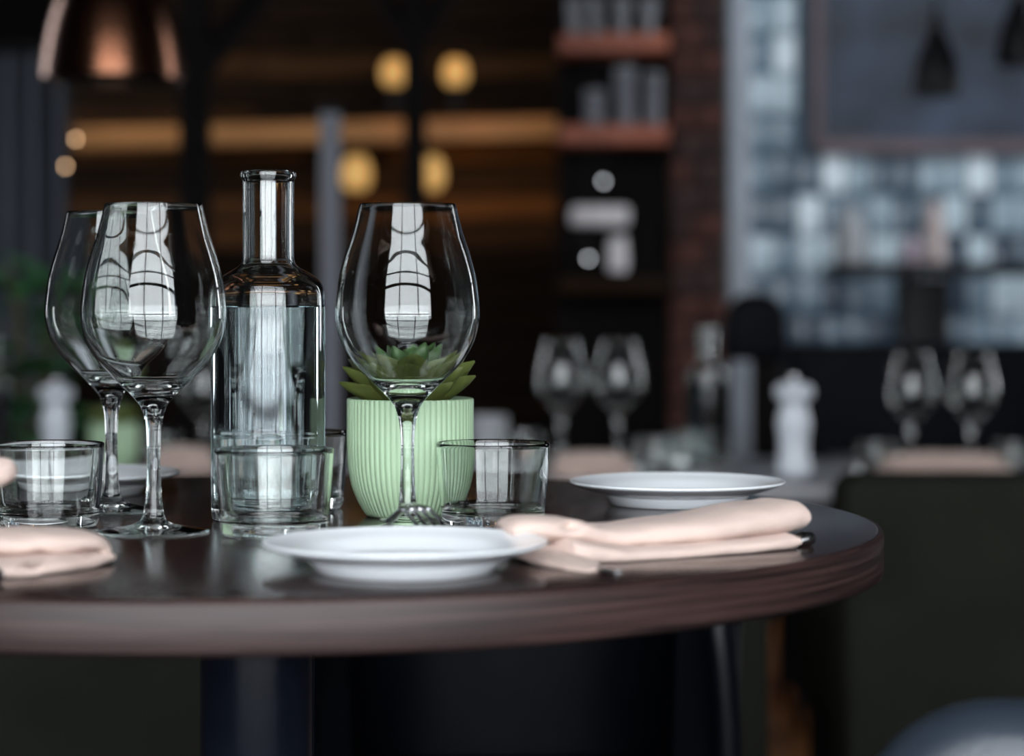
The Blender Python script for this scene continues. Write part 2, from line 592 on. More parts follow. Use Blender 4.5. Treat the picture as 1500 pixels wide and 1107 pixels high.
mir = thing('wall_mirror', 'tarnished dim mirror in a mauve brown frame on the pale tiled wall', 'mirror', (mx0, TD - 0.01, mz0))
mw, mh = tx1 - mx0, tz1 - mz0
box_obj('mirror_glass', (mw / 2, 0, mh / 2), (mw - 0.04, 0.012, mh - 0.04), M['mirror'], mir)
box_obj('frame', (0.0, -0.01, mh / 2), (0.028, 0.03, mh), M['frame_brown'], mir)
box_obj('frame', (mw / 2, -0.01, 0.0), (mw, 0.03, 0.038), M['frame_brown'], mir)
box_obj('frame', (mw / 2, -0.01, mh), (mw, 0.03, 0.038), M['frame_brown'], mir)

# ------------------------------------------------------------------ brick pillar
PD = 6.5
ps = F / PD
px0, px1 = (983 - 750) / ps, (1064 - 750) / ps
pil = box_obj('pillar', ((px0 + px1) / 2, PD + 0.09, 1.85), (px1 - px0 - 0.012, 0.16, 3.69), M['mortar'])
tag(pil, kind='structure')
bw = px1 - px0
protos = {}
for j in range(34):
    z = 0.55 + j * 0.074
    spans = [(0, 0.62), (0.62, 1.0)] if j % 2 else [(0, 0.36), (0.36, 1.0)]
    for (a, b_) in spans:
        key = (round(b_ - a, 2), rnd.random() < 0.45)
        if key not in protos:
            o = box_obj('brick', (0, 0, 0), (bw * (b_ - a) - 0.008, 0.17, 0.066), M['brick2' if key[1] else 'brick'], pil, 0.004)
            protos[key] = o
        else:
            o = protos[key].copy()
            C.objects.link(o)
        o.parent = pil
        o.matrix_parent_inverse = Matrix()
        o.location = (px0 + bw * (a + b_) / 2, PD + 0.085 + rnd.uniform(-0.006, 0.004), z)

# ------------------------------------------------------------------ amber board wall and lit beam at the back left
AD = 7.7
asx = F / AD
ax0, ax1 = (92 - 750) / asx, (872 - 750) / asx
az0, az1 = 0.55, ZC + 520 / asx
aw = box_obj('wall_boarded', ((ax0 + ax1) / 2, AD + 0.09, az1 / 2), (ax1 - ax0, 0.12, az1), M['wall_dark'])
tag(aw, kind='structure')
bh = 0.092
xs = [ax0, ax0 + 0.5, ax0 + 1.05, ax1]
j = 0
z = az0
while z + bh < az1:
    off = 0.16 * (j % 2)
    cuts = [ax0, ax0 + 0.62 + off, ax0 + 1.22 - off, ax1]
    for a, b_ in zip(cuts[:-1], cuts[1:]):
        mm = M['shaded'] if z + bh < at(0, 335, AD).z else M['amber_dark'] if (j % 3 == 2 or rnd.random() < 0.3) else M['amber_wood']  # low boards take the shade-coloured wood
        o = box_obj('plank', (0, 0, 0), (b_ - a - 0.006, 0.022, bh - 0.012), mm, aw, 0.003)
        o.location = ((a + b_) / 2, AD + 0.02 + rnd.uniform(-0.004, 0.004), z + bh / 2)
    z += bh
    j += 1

BD = 7.3
canopy = thing('timber_canopy', 'honey timber bar canopy with a lit beam and end post against the boarded wall', 'canopy', at(120, 205, BD))
o0 = canopy.location.copy()
pA, pB = at(112, 204, BD) - o0, at(868, 187, BD) - o0
dl = pB - pA
rot = Matrix.Rotation(-math.atan2(dl.z, dl.x), 4, 'Y')
box_obj('beam', (pA + pB) / 2, (dl.length, 0.10, 0.066), M['beam'], canopy, 0.004, rot)
pe = at(850, 235, BD) - o0
box_obj('end_post', pe, (0.058, 0.08, 0.16), M['beam'], canopy, 0.004)
box_obj('top_board', (pA + pB) / 2 + Vector((0, 0.20, 0.044)), (dl.length, 0.404, 0.02), M['amber_dark'], canopy, 0.003, rot)
box_obj('led_strip', (pA + pB) / 2 + Vector((0.1, 0.20, 0.022)), (dl.length * 0.9, 0.012, 0.006), M['led'], canopy, 0, rot)
canopy_led = lamp('canopy_strip_light', 'AREA', (pA + pB) / 2 + o0 + Vector((0.40, 0.19, -0.04)), 1.3, (1.0, 0.60, 0.22),
                  (pA + pB) / 2 + o0 + Vector((0.40, 0.33, -0.6)), dl.length * 0.45, 0.02)

# unseen warm spotlights added on a ceiling rail to light beam, boards and floor
track = thing('added_spot_rail', 'black unseen ceiling rail of small warm spotlights added to light the timber canopy', 'added_spotlight', (-0.6, 6.0, CZ))
box_obj('rail', (0, 0, -0.02), (2.2, 0.04, 0.03), M['black_metal'], track)
for k, (x, tx, tz, e) in enumerate(((-0.75, -1.2, 1.45, 30), (-0.1, -0.6, 1.47, 20), (0.45, -0.14, 1.48, 56), (0.85, 0.14, 1.48, 46), (1.0, 0.66, 0.0, 26))):
    hd = tube('added_spot_head', [(x, 0, -0.05), (x, 0.05, -0.16)], [0.04, 0.05], M['black_metal'], track)
    s = lamp('added_spot_lamp', 'SPOT', (-0.6 + x, 6.08, CZ - 0.2), e, (1.0, 0.52, 0.20), (tx, 7.3 if tz else 5.8, tz), 0.03, spot=radians(16))

wash = thing('added_spot_rail', 'black unseen ceiling rail of cool spotlights added to brighten the pale tiled wall', 'added_spotlight', (1.5, 5.5, CZ))  # rail added to carry the wash spots, out of view
box_obj('rail', (0, 0, -0.02), (1.6, 0.04, 0.03), M['black_metal'], wash)
for x in (-0.55, 0, 0.55):
    tube('added_spot_head', [(x, 0, -0.05), (x, 0.045, -0.26)], [0.05, 0.06], M['black_metal'], wash)

# amber glass lanterns standing on the canopy and hung below it
for k, (x, y, d, lab) in enumerate(((577, 105, 7.35, 'glowing amber glass lantern above the beam, the nearer to the grey steel pole'),
                                    (667, 105, 7.35, 'glowing amber glass lantern above the beam, the nearer to the brick pillar'),
                                    (522, 252, 7.35, 'glowing amber glass lantern below the beam, close beside the grey steel pole'),
                                    (630, 252, 7.35, 'glowing amber glass lantern below the beam, the nearer to the brick pillar'))):
    L = thing('amber_lantern', lab, 'lantern', at(x, y, d), 0, 'amber lanterns at the timber canopy')
    L.scale = (0.78, 0.78, 0.78) if y < 200 else (0.9, 0.9, 1.0)
    lathe('lamp_glass', [(0, -0.055), (0.03, -0.055), (0.046, -0.035), (0.05, 0), (0.04, 0.035), (0.025, 0.05), (0, 0.05)], M['amber_glow'], L, 20)
    lathe('cap', [(0.012, 0.045), (0.03, 0.05), (0.028, 0.062), (0, 0.066)], M['black_metal'], L, 16)
    if y > 200:
        tube('cord', [(0, 0, 0.06), (0, 0, 0.080)], [0.004, 0.004], M['black_metal'], L, 8)
    else:
        tube('stand', [(0, 0, -0.055), (0, 0, -0.165)], [0.012, 0.02], M['black_metal'], L, 8)


# ------------------------------------------------------------------ timber posts with braces
def braced_post(x, d, r, braces, label):
    b0 = at(x, 430, d)
    t = thing('timber_post', label, 'post', (b0.x, d, 0))
    box_obj('shaft', (0, 0, CZ / 2), (2 * r, 2 * r, CZ), M['post'], t, 0.004)
    for (xa, ya, xb, yb, rr) in braces:
        A, B = at(xa, ya, d) - Vector((b0.x, d, 0)), at(xb, yb, d) - Vector((b0.x, d, 0))
        v = (B - A).normalized()
        tube('brace', [A - v * 0.02, B + v * 0.4], [rr * 1.2, rr * 1.2], M['post'], t, 4)
    return t


braced_post(286, 5.4, 0.033, [(290, 105, 205, -20, 0.026), (290, 105, 395, -25, 0.026)], 'dark timber post with two braces forking upward behind the wine glasses')
braced_post(608, 6.3, 0.030, [(606, 66, 525, -60, 0.022), (606, 66, 690, -60, 0.022)], 'dark timber post with braces behind the glass by the succulent')
gp = at(484, 430, 4.8)
t = thing('steel_pole', 'slim grey steel pole rising behind the water carafe', 'pole', (gp.x, 4.8, 0))
tube('pipe', [(0, 0, 0.02), (0, 0, 1.33)], [0.021, 0.021], M['grey_steel'], t, 20)
lathe('foot', [(0, 0), (0.11, 0), (0.11, 0.012), (0.03, 0.02), (0.022, 0.05)], M['grey_steel'], t, 24)
lathe('cap', [(0.022, 1.325), (0.024, 1.335), (0.015, 1.345), (0, 1.346)], M['black_metal'], t, 20)

# ------------------------------------------------------------------ shelf rack beside the pillar
SD = 6.35
sp = F / SD
rack = thing('shelf_rack', 'dark rack with copper brown shelves beside the brick pillar', 'shelf', (at(900, 430, SD).x, SD, 0))
rx = rack.location.x
rw = (984 - 824) / sp
for (y, mm) in ((62, 'shelf_wood'), (196, 'shelf_wood'), (418, 'amber_dark')):
    zz = at(0, y, SD).z
    box_obj('shelf_board', (0, 0.12, zz), (rw, 0.24, 0.05 if y < 400 else 0.04), M[mm], rack, 0.004)
for sx in (-1, 1):
    box_obj('upright', (sx * (rw / 2 - 0.006), 0.22, 1.35), (0.02, 0.03, 2.7), M['post'], rack)
box_obj('back_panel', (0, 0.245, 1.35), (rw, 0.012, 2.7), M['wall_dark'], rack)
top1, top2, top3 = at(0, 62, SD).z + 0.0258, at(0, 196, SD).z + 0.0258, at(0, 418, SD).z + 0.0208
mug0 = None
for k, x in enumerate((843, 873, 912, 951)):
    lab = ['grey mug at the lamp end of the top rack shelf', 'second grey mug from the lamp end of the top rack shelf',
           'third grey mug from the lamp end of the top rack shelf', 'grey mug on the top rack shelf, closest to the brick pillar'][k]
    lo = (at(x, 0, SD).x, SD + 0.05, top1)
    if mug0 is None:
        mug0 = thing('mug', lab, 'mug', lo, 0, 'grey mugs on the top shelf')
        lathe('cup', [(0, 0), (0.018, 0), (0.019, 0.04), (0.022, 0.055), (0.0225, 0.10), (0.020, 0.10), (0.019, 0.06), (0, 0.05)], M['grey_ceramic'], mug0, 20)
        tube('handle', spline([(0.0, -0.022, 0.09), (0, -0.038, 0.08), (0, -0.038, 0.065), (0, -0.021, 0.055)], 3), [0.004] * 10, M['grey_ceramic'], mug0, 6)
    else:
        copy_thing(mug0, lo, 0.3 * k, lab)
for k, (x, r, hgt, lab) in enumerate(((874, 0.030, 0.10, 'short grey canister on the middle rack shelf'),
                                      (918, 0.030, 0.165, 'tall grey canister on the middle rack shelf'),
                                      (958, 0.026, 0.15, 'narrow grey canister beside the brick pillar on the middle rack shelf'))):
    cn = thing('canister', lab, 'canister', (at(x, 0, SD).x, SD + 0.08, top2), 0, 'grey canisters on the middle shelf')
    lathe('body', [(0, 0), (r, 0), (r, hgt * 0.85), (0, hgt * 0.85)], M['grey_steel'], cn, 20)
    lathe('lid', [(r * 0.7, hgt * 0.852), (r * 1.03, hgt * 0.86), (r * 1.03, hgt * 0.95), (r * 0.3, hgt), (0, hgt)], M['grey_ceramic'], cn, 20)
mch = thing('coffee_machine', 'small white coffee machine on the lowest rack shelf', 'coffee machine', (at(880, 0, SD).x, SD + 0.10, top3))
q = 1 / sp
box_obj('body', (0, 0.03, 0.085), (84 * q, 0.10, 0.13), M['post'], mch, 0.006)
box_obj('hood', (0, 0, 0.165), (84 * q, 0.17, 0.052), M['white_plastic'], mch, 0.01)
lathe('jug', [(0, 0.012), (0.022, 0.012), (0.028, 0.04), (0.024, 0.09), (0.02, 0.11), (0, 0.11)], M['white_plastic'], mch, 20, loc=(26 * q, -0.05, 0))
box_obj('drip_tray', (0, -0.03, 0.008), (84 * q, 0.15, 0.016), M['post'], mch, 0.003)
for k, (x, y, d, mm, lab) in enumerate(((884, 266, 6.2, 'glint_white', 'small white glint made as a glowing ball above the white coffee machine'),
                                        (862, 379, 6.1, 'glint_white', 'small white glint made as a glowing ball in front of the coffee machine'),
                                        (111, 204, 5.3, 'bulb_warm', 'tiny warm bulb near the copper lamp, the upper of two'),
                                        (96, 244, 5.3, 'bulb_warm', 'tiny warm bulb near the copper lamp, the lower of two'))):
    b0 = at(x, y, d)
    bl = thing('bulb_and_glint', lab, 'bulb', b0)
    lathe('bulb', [(0, -0.0042), (0.003, -0.003), (0.0042, 0), (0.003, 0.003), (0.002, 0.005), (0, 0.005)], M[mm], bl, 12)
    tube('wire', [(0, 0, 0.005), (0, 0, CZ - b0.z)], [0.0012, 0.0012], M['black_metal'], bl, 6)

# ------------------------------------------------------------------ copper pendant lamp, cloth in place of a window, house plant
lp = at(165, 116, 3.9)
pend = thing('pendant_lamp', 'copper dome pendant lamp hanging in the upper corner over the room', 'lamp', lp)
lathe('lamp_shade', spline([(0.118, 0.0), (0.115, 0.03), (0.106, 0.08), (0.091, 0.13), (0.066, 0.175), (0.03, 0.20)], 5), M['copper'], pend, 48)
lathe('shade_lining', spline([(0.028, 0.197), (0.063, 0.172), (0.088, 0.128), (0.103, 0.078), (0.112, 0.03), (0.115, 0.001)], 4), M['shade_dark'], pend, 48)
lathe('cap', [(0.032, 0.195), (0.034, 0.22), (0.02, 0.25), (0.006, 0.262), (0, 0.262)], M['black_metal'], pend, 24)
tube('cord', [(0, 0, 0.26), (0, 0, CZ - lp.z)], [0.004, 0.004], M['black_metal'], pend, 8)

cu = at(30, 430, 6.6)
verts, faces = [], []
nx = 90
for i in range(nx + 1):
    u = i / nx
    x = -0.27 + 0.40 * u
    y = 0.035 * sin(u * 2 * pi * 6) + 0.012 * sin(u * 31)
    verts += [(x, y, 0.03), (x + 0.004 * sin(u * 40), y * 0.8, 1.62)]
    if i:
        a = 2 * (i - 1)
        faces.append((a, a + 2, a + 3, a + 1))
ct = thing('window_standin', 'hanging grey blue cloth in place of a dim window at the left behind the leafy plant', 'window_standin', (cu.x, 6.6, 0))  # hanging cloth put where a dim window belongs; its grey blue carries the daylight
o = mesh_obj('drape', verts, faces, M['window_standin'], ct)
md = o.modifiers.new('thick', 'SOLIDIFY')
md.thickness = 0.004
tube('rod', [(-0.32, 0, 1.64), (0.2, 0, 1.64)], [0.014, 0.014], M['black_metal'], ct, 10)
tube('rod_post', [(-0.3, 0.05, 0.0), (-0.3, 0.05, 1.64)], [0.014, 0.014], M['black_metal'], ct, 10)


def blade(L, W, thick, curl, n=7, cup=0.25):
    """A pointed fleshy leaf along +X, base at the origin."""
    verts, faces = [], []
    for i in range(n + 1):
        t = i / n
        w = W * (sin(pi * min(1, t ** 0.75 * 0.93 + 0.07)) ** 0.8) * (1 if t < 0.98 else 0.2) + 0.0008
        z = curl * t * t
        th = thick * (1 - t) ** 0.6 + 0.0006
        x = L * t
        ring = [(-1, cup), (-0.5, cup * 0.3), (0, 0), (0.5, cup * 0.3), (1, cup)]
        top = [(x, s * w, z + cz * w + th * (1 - s * s) * 0.4) for s, cz in ring]
        bot = [(x, s * w * 0.96, z + cz * w * 0.9 - th * (1 - s * s) - 0.0003) for s, cz in ring[::-1]]
        verts += top + bot
    m_ = 10
    for i in range(n):
        for j in range(m_):
            k = (j + 1) % m_
            faces.append((i * m_ + j, i * m_ + k, (i + 1) * m_ + k, (i + 1) * m_ + j))
    faces.append(tuple(range(m_))[::-1])
    faces.append(tuple(n * m_ + j for j in range(m_)))
    return verts, faces


def leaf_obj(name, L, W, thick, curl, m_, parent, loc, az, el, roll=0.0, cup=0.25):
    v, f = blade(L, W, thick, curl, cup=cup)
    bm = bmesh.new()
    vv = [bm.verts.new(q) for q in v]
    for q in f:
        bm.faces.new([vv[i] for i in q])
    o = bm_obj(name, bm, m_, parent, True, 70)
    o.location = loc
    o.rotation_euler = (Matrix.Rotation(az, 3, 'Z') @ Matrix.Rotation(-el, 3, 'Y') @ Matrix.Rotation(roll, 3, 'X')).to_euler()
    return o


hp0 = at(38, 430, 5.0)
hp = thing('house_plant', 'dark leafy house plant in a tall planter before the grey blue cloth in place of a window', 'plant', (hp0.x, 5.0, 0))
lathe('planter', [(0, 0), (0.09, 0), (0.12, 0.55), (0.11, 0.55), (0.10, 0.50), (0, 0.50)], M['planter'], hp, 28)
rl_ = random.Random(11)
for k in range(7):
    a = k * 2 * pi / 7 + 0.3
    tip = Vector((0.10 * cos(a), 0.10 * sin(a), 0.95 + 0.09 * rl_.random()))
    pts = spline([(0.02 * cos(a), 0.02 * sin(a), 0.5), (0.04 * cos(a), 0.04 * sin(a), 0.75), tip], 4)
    tube('stem', pts, [0.005] * len(pts), M['stem'], hp, 6)
    for q in range(6):
        pp = pts[2 + q] if 2 + q < len(pts) else pts[-1]
        leaf_obj('leaf', 0.13 + 0.05 * rl_.random(), 0.038, 0.002, -0.03, M['foliage'], hp, pp + Vector((0, 0, 0.04)), a + rl_.uniform(-1.6, 1.6), rl_.uniform(-0.2, 0.7))

# ------------------------------------------------------------------ dark seats and bar table before the tiled wall
def rounded_slab(name, w, h, th, rad, m_, parent, n=8, bevel=0.02):
    """An upright panel in the XZ plane with round upper corners, base at z = 0."""
    pts = [(-w / 2, 0), (w / 2, 0)]
    for i in range(n + 1):
        a = (pi / 2) * i / n
        pts.append((w / 2 - rad + rad * cos(a), h - rad + rad * sin(a)))
    for i in range(n + 1):
        a = pi / 2 + (pi / 2) * i / n
        pts.append((-w / 2 + rad + rad * cos(a), h - rad + rad * sin(a)))
    bm = bmesh.new()
    f = bm.faces.new([bm.verts.new((x, -th / 2, z)) for x, z in pts])
    r = bmesh.ops.extrude_face_region(bm, geom=[f])
    bmesh.ops.translate(bm, vec=(0, th, 0), verts=[v for v in r['geom'] if isinstance(v, bmesh.types.BMVert)])
    if bevel:
        es = [e for e in bm.edges if abs(e.verts[0].co.y - e.verts[1].co.y) < 1e-6]
        bmesh.ops.bevel(bm, geom=es, offset=bevel, segments=3, affect='EDGES', profile=0.5)
    return bm_obj(name, bm, m_, parent, True, 50)


bq = thing('black_banquette', 'long black banquette standing below the pale tiled wall', 'banquette', (1.05, 5.9, 0))
bz = at(0, 503, 5.9).z
rounded_slab('backrest', 0.78, bz, 0.14, 0.05, M['leather_black'], bq)
box_obj('seat', (0, -0.35, 0.30), (0.78, 0.54, 0.2), M['leather_black'], bq, 0.03)
box_obj('plinth', (0, -0.33, 0.1), (0.74, 0.46, 0.2), M['post'], bq)
lc = thing('lounge_chair', 'black chair with a round shouldered back beside the brick pillar', 'chair', (at(1106, 0, 5.6).x, 5.6, 0))
lz = at(0, 428, 5.6).z
rounded_slab('backrest', 0.145, 0.16, 0.10, 0.07, M['leather_black'], lc).location = (0, 0, lz - 0.16)
box_obj('seat', (0, -0.18, 0.40), (0.145, 0.34, 0.10), M['leather_black'], lc, 0.03)
for sx in (-0.062, 0.062):
    tube('back_post', [(sx, 0.0, 0.44), (sx, 0.01, lz - 0.15)], [0.008, 0.008], M['black_metal'], lc, 8)
    for sy in (-0.32, -0.02):
        tube('leg', [(sx, sy, 0.36), (sx, sy, 0.0)], [0.012, 0.009], M['black_metal'], lc, 8)

HD = 6.75
ht = thing('high_bar_table', 'black high bar table in front of the pale tiled wall', 'table', (at(1362, 0, HD).x, HD, 0))
hz = at(0, 386, HD).z
box_obj('table_top', (0.05, 0, hz - 0.018), (0.66, 0.34, 0.036), M['black_metal'], ht, 0.004)
box_obj('pedestal', (-0.02, 0, hz / 2 - 0.02), (0.13, 0.13, hz - 0.04), M['black_metal'], ht, 0.004)
box_obj('foot', (-0.02, 0, 0.012), (0.44, 0.3, 0.024), M['black_metal'], ht, 0.004)
for (x, hgt, r, mm, nm, lab) in ((1335, 42, 0.030, 'mauve_ceramic', 'jar', 'short mauve jar on the black high bar table'),
                                 (1368, 92, 0.030, 'blush_ceramic', 'bottle', 'tall blush bottle on the black high bar table'),
                                 (1246, 85, 0.045, 'ice_ceramic', 'vase', 'pale wide vase at the near end of the black high bar table')):
    b0 = at(x, 384, HD)
    t = thing(nm, lab, nm, (b0.x, HD, hz))
    hh = hgt * HD / F
    lathe('body', spline([(r * 0.85, 0.0), (r, hh * 0.08), (r, hh * 0.55), (r * 0.75, hh * 0.75), (r * 0.5, hh * 0.9)], 3), M[mm], t, 20)
    lathe('base', [(0, 0), (r * 0.85, 0)], M[mm], t, 20)
    lathe('neck', [(r * 0.5, hh * 0.9), (r * 0.52, hh), (r * 0.4, hh), (r * 0.38, hh * 0.9)], M[mm], t, 20)
bp0 = at(1372, 140, 5.7)
t = thing('black_pendant', 'black bell pendant lamp hanging before the tarnished mirror, over the blush bottle', 'lamp', bp0)
lathe('lamp_shade', spline([(0.055, 0.0), (0.056, 0.03), (0.048, 0.08), (0.03, 0.13), (0.016, 0.16)], 4), M['black_metal'], t, 28)
lathe('cap', [(0.016, 0.158), (0.014, 0.19), (0.004, 0.2)], M['black_metal'], t, 14)
tube('cord', [(0, 0, 0.195), (0, 0, CZ - bp0.z)], [0.005, 0.005], M['black_metal'], t, 8)

b2 = at(1494, 96, 5.7)
copy_thing(t, b2, 0, 'black bell pendant lamp at the far right before the tarnished mirror')

# ------------------------------------------------------------------ prototypes of the tableware
def wine_glass_profile():
    foot = [(0, 0.0012), (0.020, 0.0006), (0.036, 0.0), (0.0378, 0.0003), (0.0383, 0.0009), (0.0378, 0.0016),
            (0.030, 0.0030), (0.020, 0.0046), (0.012, 0.0068), (0.0085, 0.0095), (0.0071, 0.0125)]
    stem = [(0.0071, 0.0125), (0.0060, 0.0200), (0.0053, 0.030), (0.0048, 0.042), (0.0046, 0.0559), (0.0049, 0.066), (0.0055, 0.0730), (0.0066, 0.0790), (0.0089, 0.0862)]
    outer = [(0.0089, 0.0862), (0.0149, 0.0936), (0.0265, 0.1048), (0.0375, 0.1164), (0.0452, 0.1295), (0.0488, 0.1420), (0.0494, 0.1500),
             (0.0488, 0.1590), (0.0466, 0.1750), (0.0425, 0.1905), (0.0378, 0.2050), (0.0332, 0.2235)]
    f = [Vector(q) for q in foot[:6]] + spline(foot[5:], 3)[1:]
    s = spline(stem, 4)
    o = spline(outer, 6)
    rim = [Vector((0.0330, 0.2243)), Vector((0.0326, 0.2245)), Vector((0.0322, 0.2241))]
    inner = []
    for i in range(len(o) - 1, -1, -1):
        q = o[i]
        t = (o[min(i + 1, len(o) - 1)] - o[max(i - 1, 0)]).normalized()
        th = 0.00095 + 0.0006 * max(0, (0.14 - q[1]) / 0.05)
        r, z = q[0] - t[1] * th, q[1] + t[0] * th
        if z > 0.1035 and r > 0.004:
            inner.append(Vector((r, z)))
    r0, z0 = inner[-1]
    floor_ = [Vector((r0 * 0.82, z0 - (z0 - 0.0995) * 0.42)), Vector((r0 * 0.60, z0 - (z0 - 0.0995) * 0.72)), Vector((r0 * 0.32, 0.1000)), Vector((0, 0.0993))]
    b = o + rim + inner[1:] + floor_
    return f, s, b


gf, gs, gb = wine_glass_profile()


def wine_glass(loc, label, group=None, rz=0, name='wine_glass', seg=72):
    t = thing(name, label, 'wine glass', loc, rz, group)
    lathe('foot', gf, M['glass'], t, seg, 60)
    lathe('stem', gs, M['glass'], t, seg // 2 * 2, 80)
    lathe('bowl', gb, M['glass'], t, seg, 80)
    return t


def tumbler(loc, label, group=None):
    t = thing('water_tumbler', label, 'glass tumbler', loc, 0, group)
    bot = spline([(0, 0.0022), (0.020, 0.0014), (0.0295, 0.0004), (0.0328, 0.0), (0.0350, 0.0012), (0.0362, 0.0042), (0.0367, 0.0090)], 4)
    out = spline([(0.0367, 0.0090), (0.0382, 0.028), (0.0394, 0.045), (0.0403, 0.0572)], 5)
    rim = [Vector((0.0402, 0.0580)), Vector((0.0396, 0.0584)), Vector((0.0388, 0.0583)), Vector((0.0383, 0.0577))]
    inn = spline([(0.0383, 0.0577), (0.0372, 0.045), (0.0358, 0.028), (0.0344, 0.0145)], 5)
    flr = spline([(0.0344, 0.0145), (0.0330, 0.0115), (0.0295, 0.0092), (0.020, 0.0082), (0, 0.0078)], 4)
    lathe('base', bot + flr, M['glass'], t, 72, 60, ranges=[(0, len(bot)), (len(bot), len(bot) + len(flr))])
    lathe('wall', out + rim + inn[1:], M['glass'], t, 72, 80)
    return t


def plate(loc, label, group=None, rz=0):
    t = thing('side_plate', label, 'plate', loc, rz, group)
    R = 0.0835
    top = spline([(0, 0.0068), (0.040, 0.0070), (0.050, 0.0076), (0.057, 0.0100), (0.066, 0.0136), (0.077, 0.0168), (R - 0.001, 0.0188)], 5)
    lip = [Vector((R, 0.0184)), Vector((R + 0.0003, 0.0174)), Vector((R - 0.001, 0.0162))]
    und = spline([(R - 0.001, 0.0162), (0.076, 0.0138), (0.066, 0.0106), (0.0575, 0.0084), (0.0560, 0.0064)], 5)
    # profile runs underside, outside, top
    prof = [q.copy() for q in reversed(und)] + list(reversed(lip)) + [q.copy() for q in reversed(top)]
    lathe('dish', prof, M['porcelain'], t, 96, 50)
    ring = [(0, 0.0036), (0.046, 0.0034), (0.0485, 0.0004), (0.0505, 0.0), (0.0520, 0.0006), (0.0545, 0.0044), (0.0560, 0.0066)]
    lathe('foot_ring', ring, M['porcelain'], t, 96, 45)
    return t


def carafe(loc, label, group=None, water=True):
    t = thing('water_carafe', label, 'carafe', loc, 0, group)
    base = spline([(0, 0.0055), (0.020, 0.0040), (0.033, 0.0008), (0.0370, 0.0), (0.0395, 0.0012), (0.0407, 0.0045), (0.0410, 0.0090)], 4)
    wall = spline([(0.0410, 0.0090), (0.0410, 0.06), (0.0410, 0.11), (0.0410, 0.150), (0.0408, 0.1600), (0.0396, 0.1675), (0.0364, 0.1730), (0.0300, 0.1775), (0.0235, 0.1812), (0.0202, 0.1838), (0.0188, 0.1870)], 6)
    neck = spline([(0.0188, 0.1870), (0.0184, 0.1910), (0.0184, 0.215), (0.0185, 0.240), (0.0187, 0.2440), (0.0198, 0.2462), (0.0201, 0.2485), (0.0196, 0.2506), (0.0184, 0.2513), (0.0168, 0.2508), (0.0160, 0.2490), (0.0158, 0.240), (0.0156, 0.215), (0.0157, 0.1910), (0.0162, 0.1862)], 5)
    inn = spline([(0.0162, 0.1862), (0.0180, 0.1822), (0.0222, 0.1786), (0.0290, 0.1746), (0.0345, 0.1705), (0.0373, 0.1655), (0.0383, 0.1590), (0.0385, 0.150), (0.0385, 0.11), (0.0385, 0.05), (0.0385, 0.020), (0.0378, 0.0135), (0.0350, 0.0100), (0.022, 0.0095), (0, 0.0105)], 6)
    lathe('body', base + wall[1:] + inn, M['glass'], t, 96, 70, ranges=[(0, len(base) + len(wall) - 1), (len(base) + len(wall) - 1, len(base) + len(wall) - 1 + len(inn))])
    lathe('neck', neck, M['glass'], t, 96, 70)
    if water:
        wp = [(0, 0.0102), (0.022, 0.0092), (0.0352, 0.0097), (0.0380, 0.0133), (0.0387, 0.020), (0.0387, 0.05), (0.0387, 0.10), (0.0387, 0.1525), (0.0386, 0.1545), (0.0376, 0.1535), (0.035, 0.1532), (0, 0.1532)]
        lathe('water', wp, M['water'], t, 96, 50)
    return t


def pepper_mill(loc, label, group=None):
    t = thing('pepper_mill', label, 'pepper mill', loc, 0, group)
    lathe('body', spline([(0.030, 0.0), (0.031, 0.006), (0.029, 0.02), (0.0255, 0.045), (0.0275, 0.072), (0.030, 0.086), (0.026, 0.104), (0.0225, 0.118), (0.024, 0.124)], 4), M['mill'], t, 28)
    lathe('base', [(0, 0), (0.030, 0)], M['mill'], t, 28)
    lathe('head', spline([(0.022, 0.125), (0.031, 0.130), (0.034, 0.138), (0.033, 0.147), (0.027, 0.154), (0.014, 0.158), (0.008, 0.159)], 4), M['mill'], t, 28)
    lathe('knob', [(0.008, 0.158), (0.010, 0.163), (0.009, 0.168), (0, 0.170)], M['steel'], t, 16)
    return t


# ------------------------------------------------------------------ the near table
TC = Vector((-0.183, 1.716, 0))
RT = 0.445
tb = thing('round_table', 'round dark walnut dining table set for a meal in the foreground', 'table', TC)
th = 0.031
b_ = 0.0016
lathe('table_top', [(0, T - 0.004), (RT - 0.006, T - 0.004), (RT - 0.003, T - 0.0012), (RT - 0.0042, T - 0.0004), (RT - 0.006, T), (0, T)][3:], M['wood_top'], tb, 240, 60)
lathe('edge_band', [(0, T - th), (RT - 0.003, T - th), (RT - 0.0006, T - th + 0.0012), (RT, T - th + 0.003), (RT, T - 0.003), (RT - 0.0010, T - 0.0014), (RT - 0.0042, T - 0.0004)], M['wood_edge'], tb, 240, 60)
lathe('pedestal', [(0, 0.02), (0.041, 0.02), (0.041, T - th - 0.012), (0, T - th - 0.012)], M['pedestal'], tb, 48)
lathe('top_flange', [(0, T - th - 0.014), (0.15, T - th - 0.014), (0.15, T - th), (0, T - th)], M['black_metal'], tb, 48)
lathe('base_plate', [(0, 0), (0.24, 0), (0.24, 0.012), (0.05, 0.024), (0.041, 0.04)], M['black_metal'], tb, 64)


def tab(px, s):
    """Point on the near table top: image column px, scale s pixels per metre."""
    return Vector(((px - 750) / s, F / s, T))


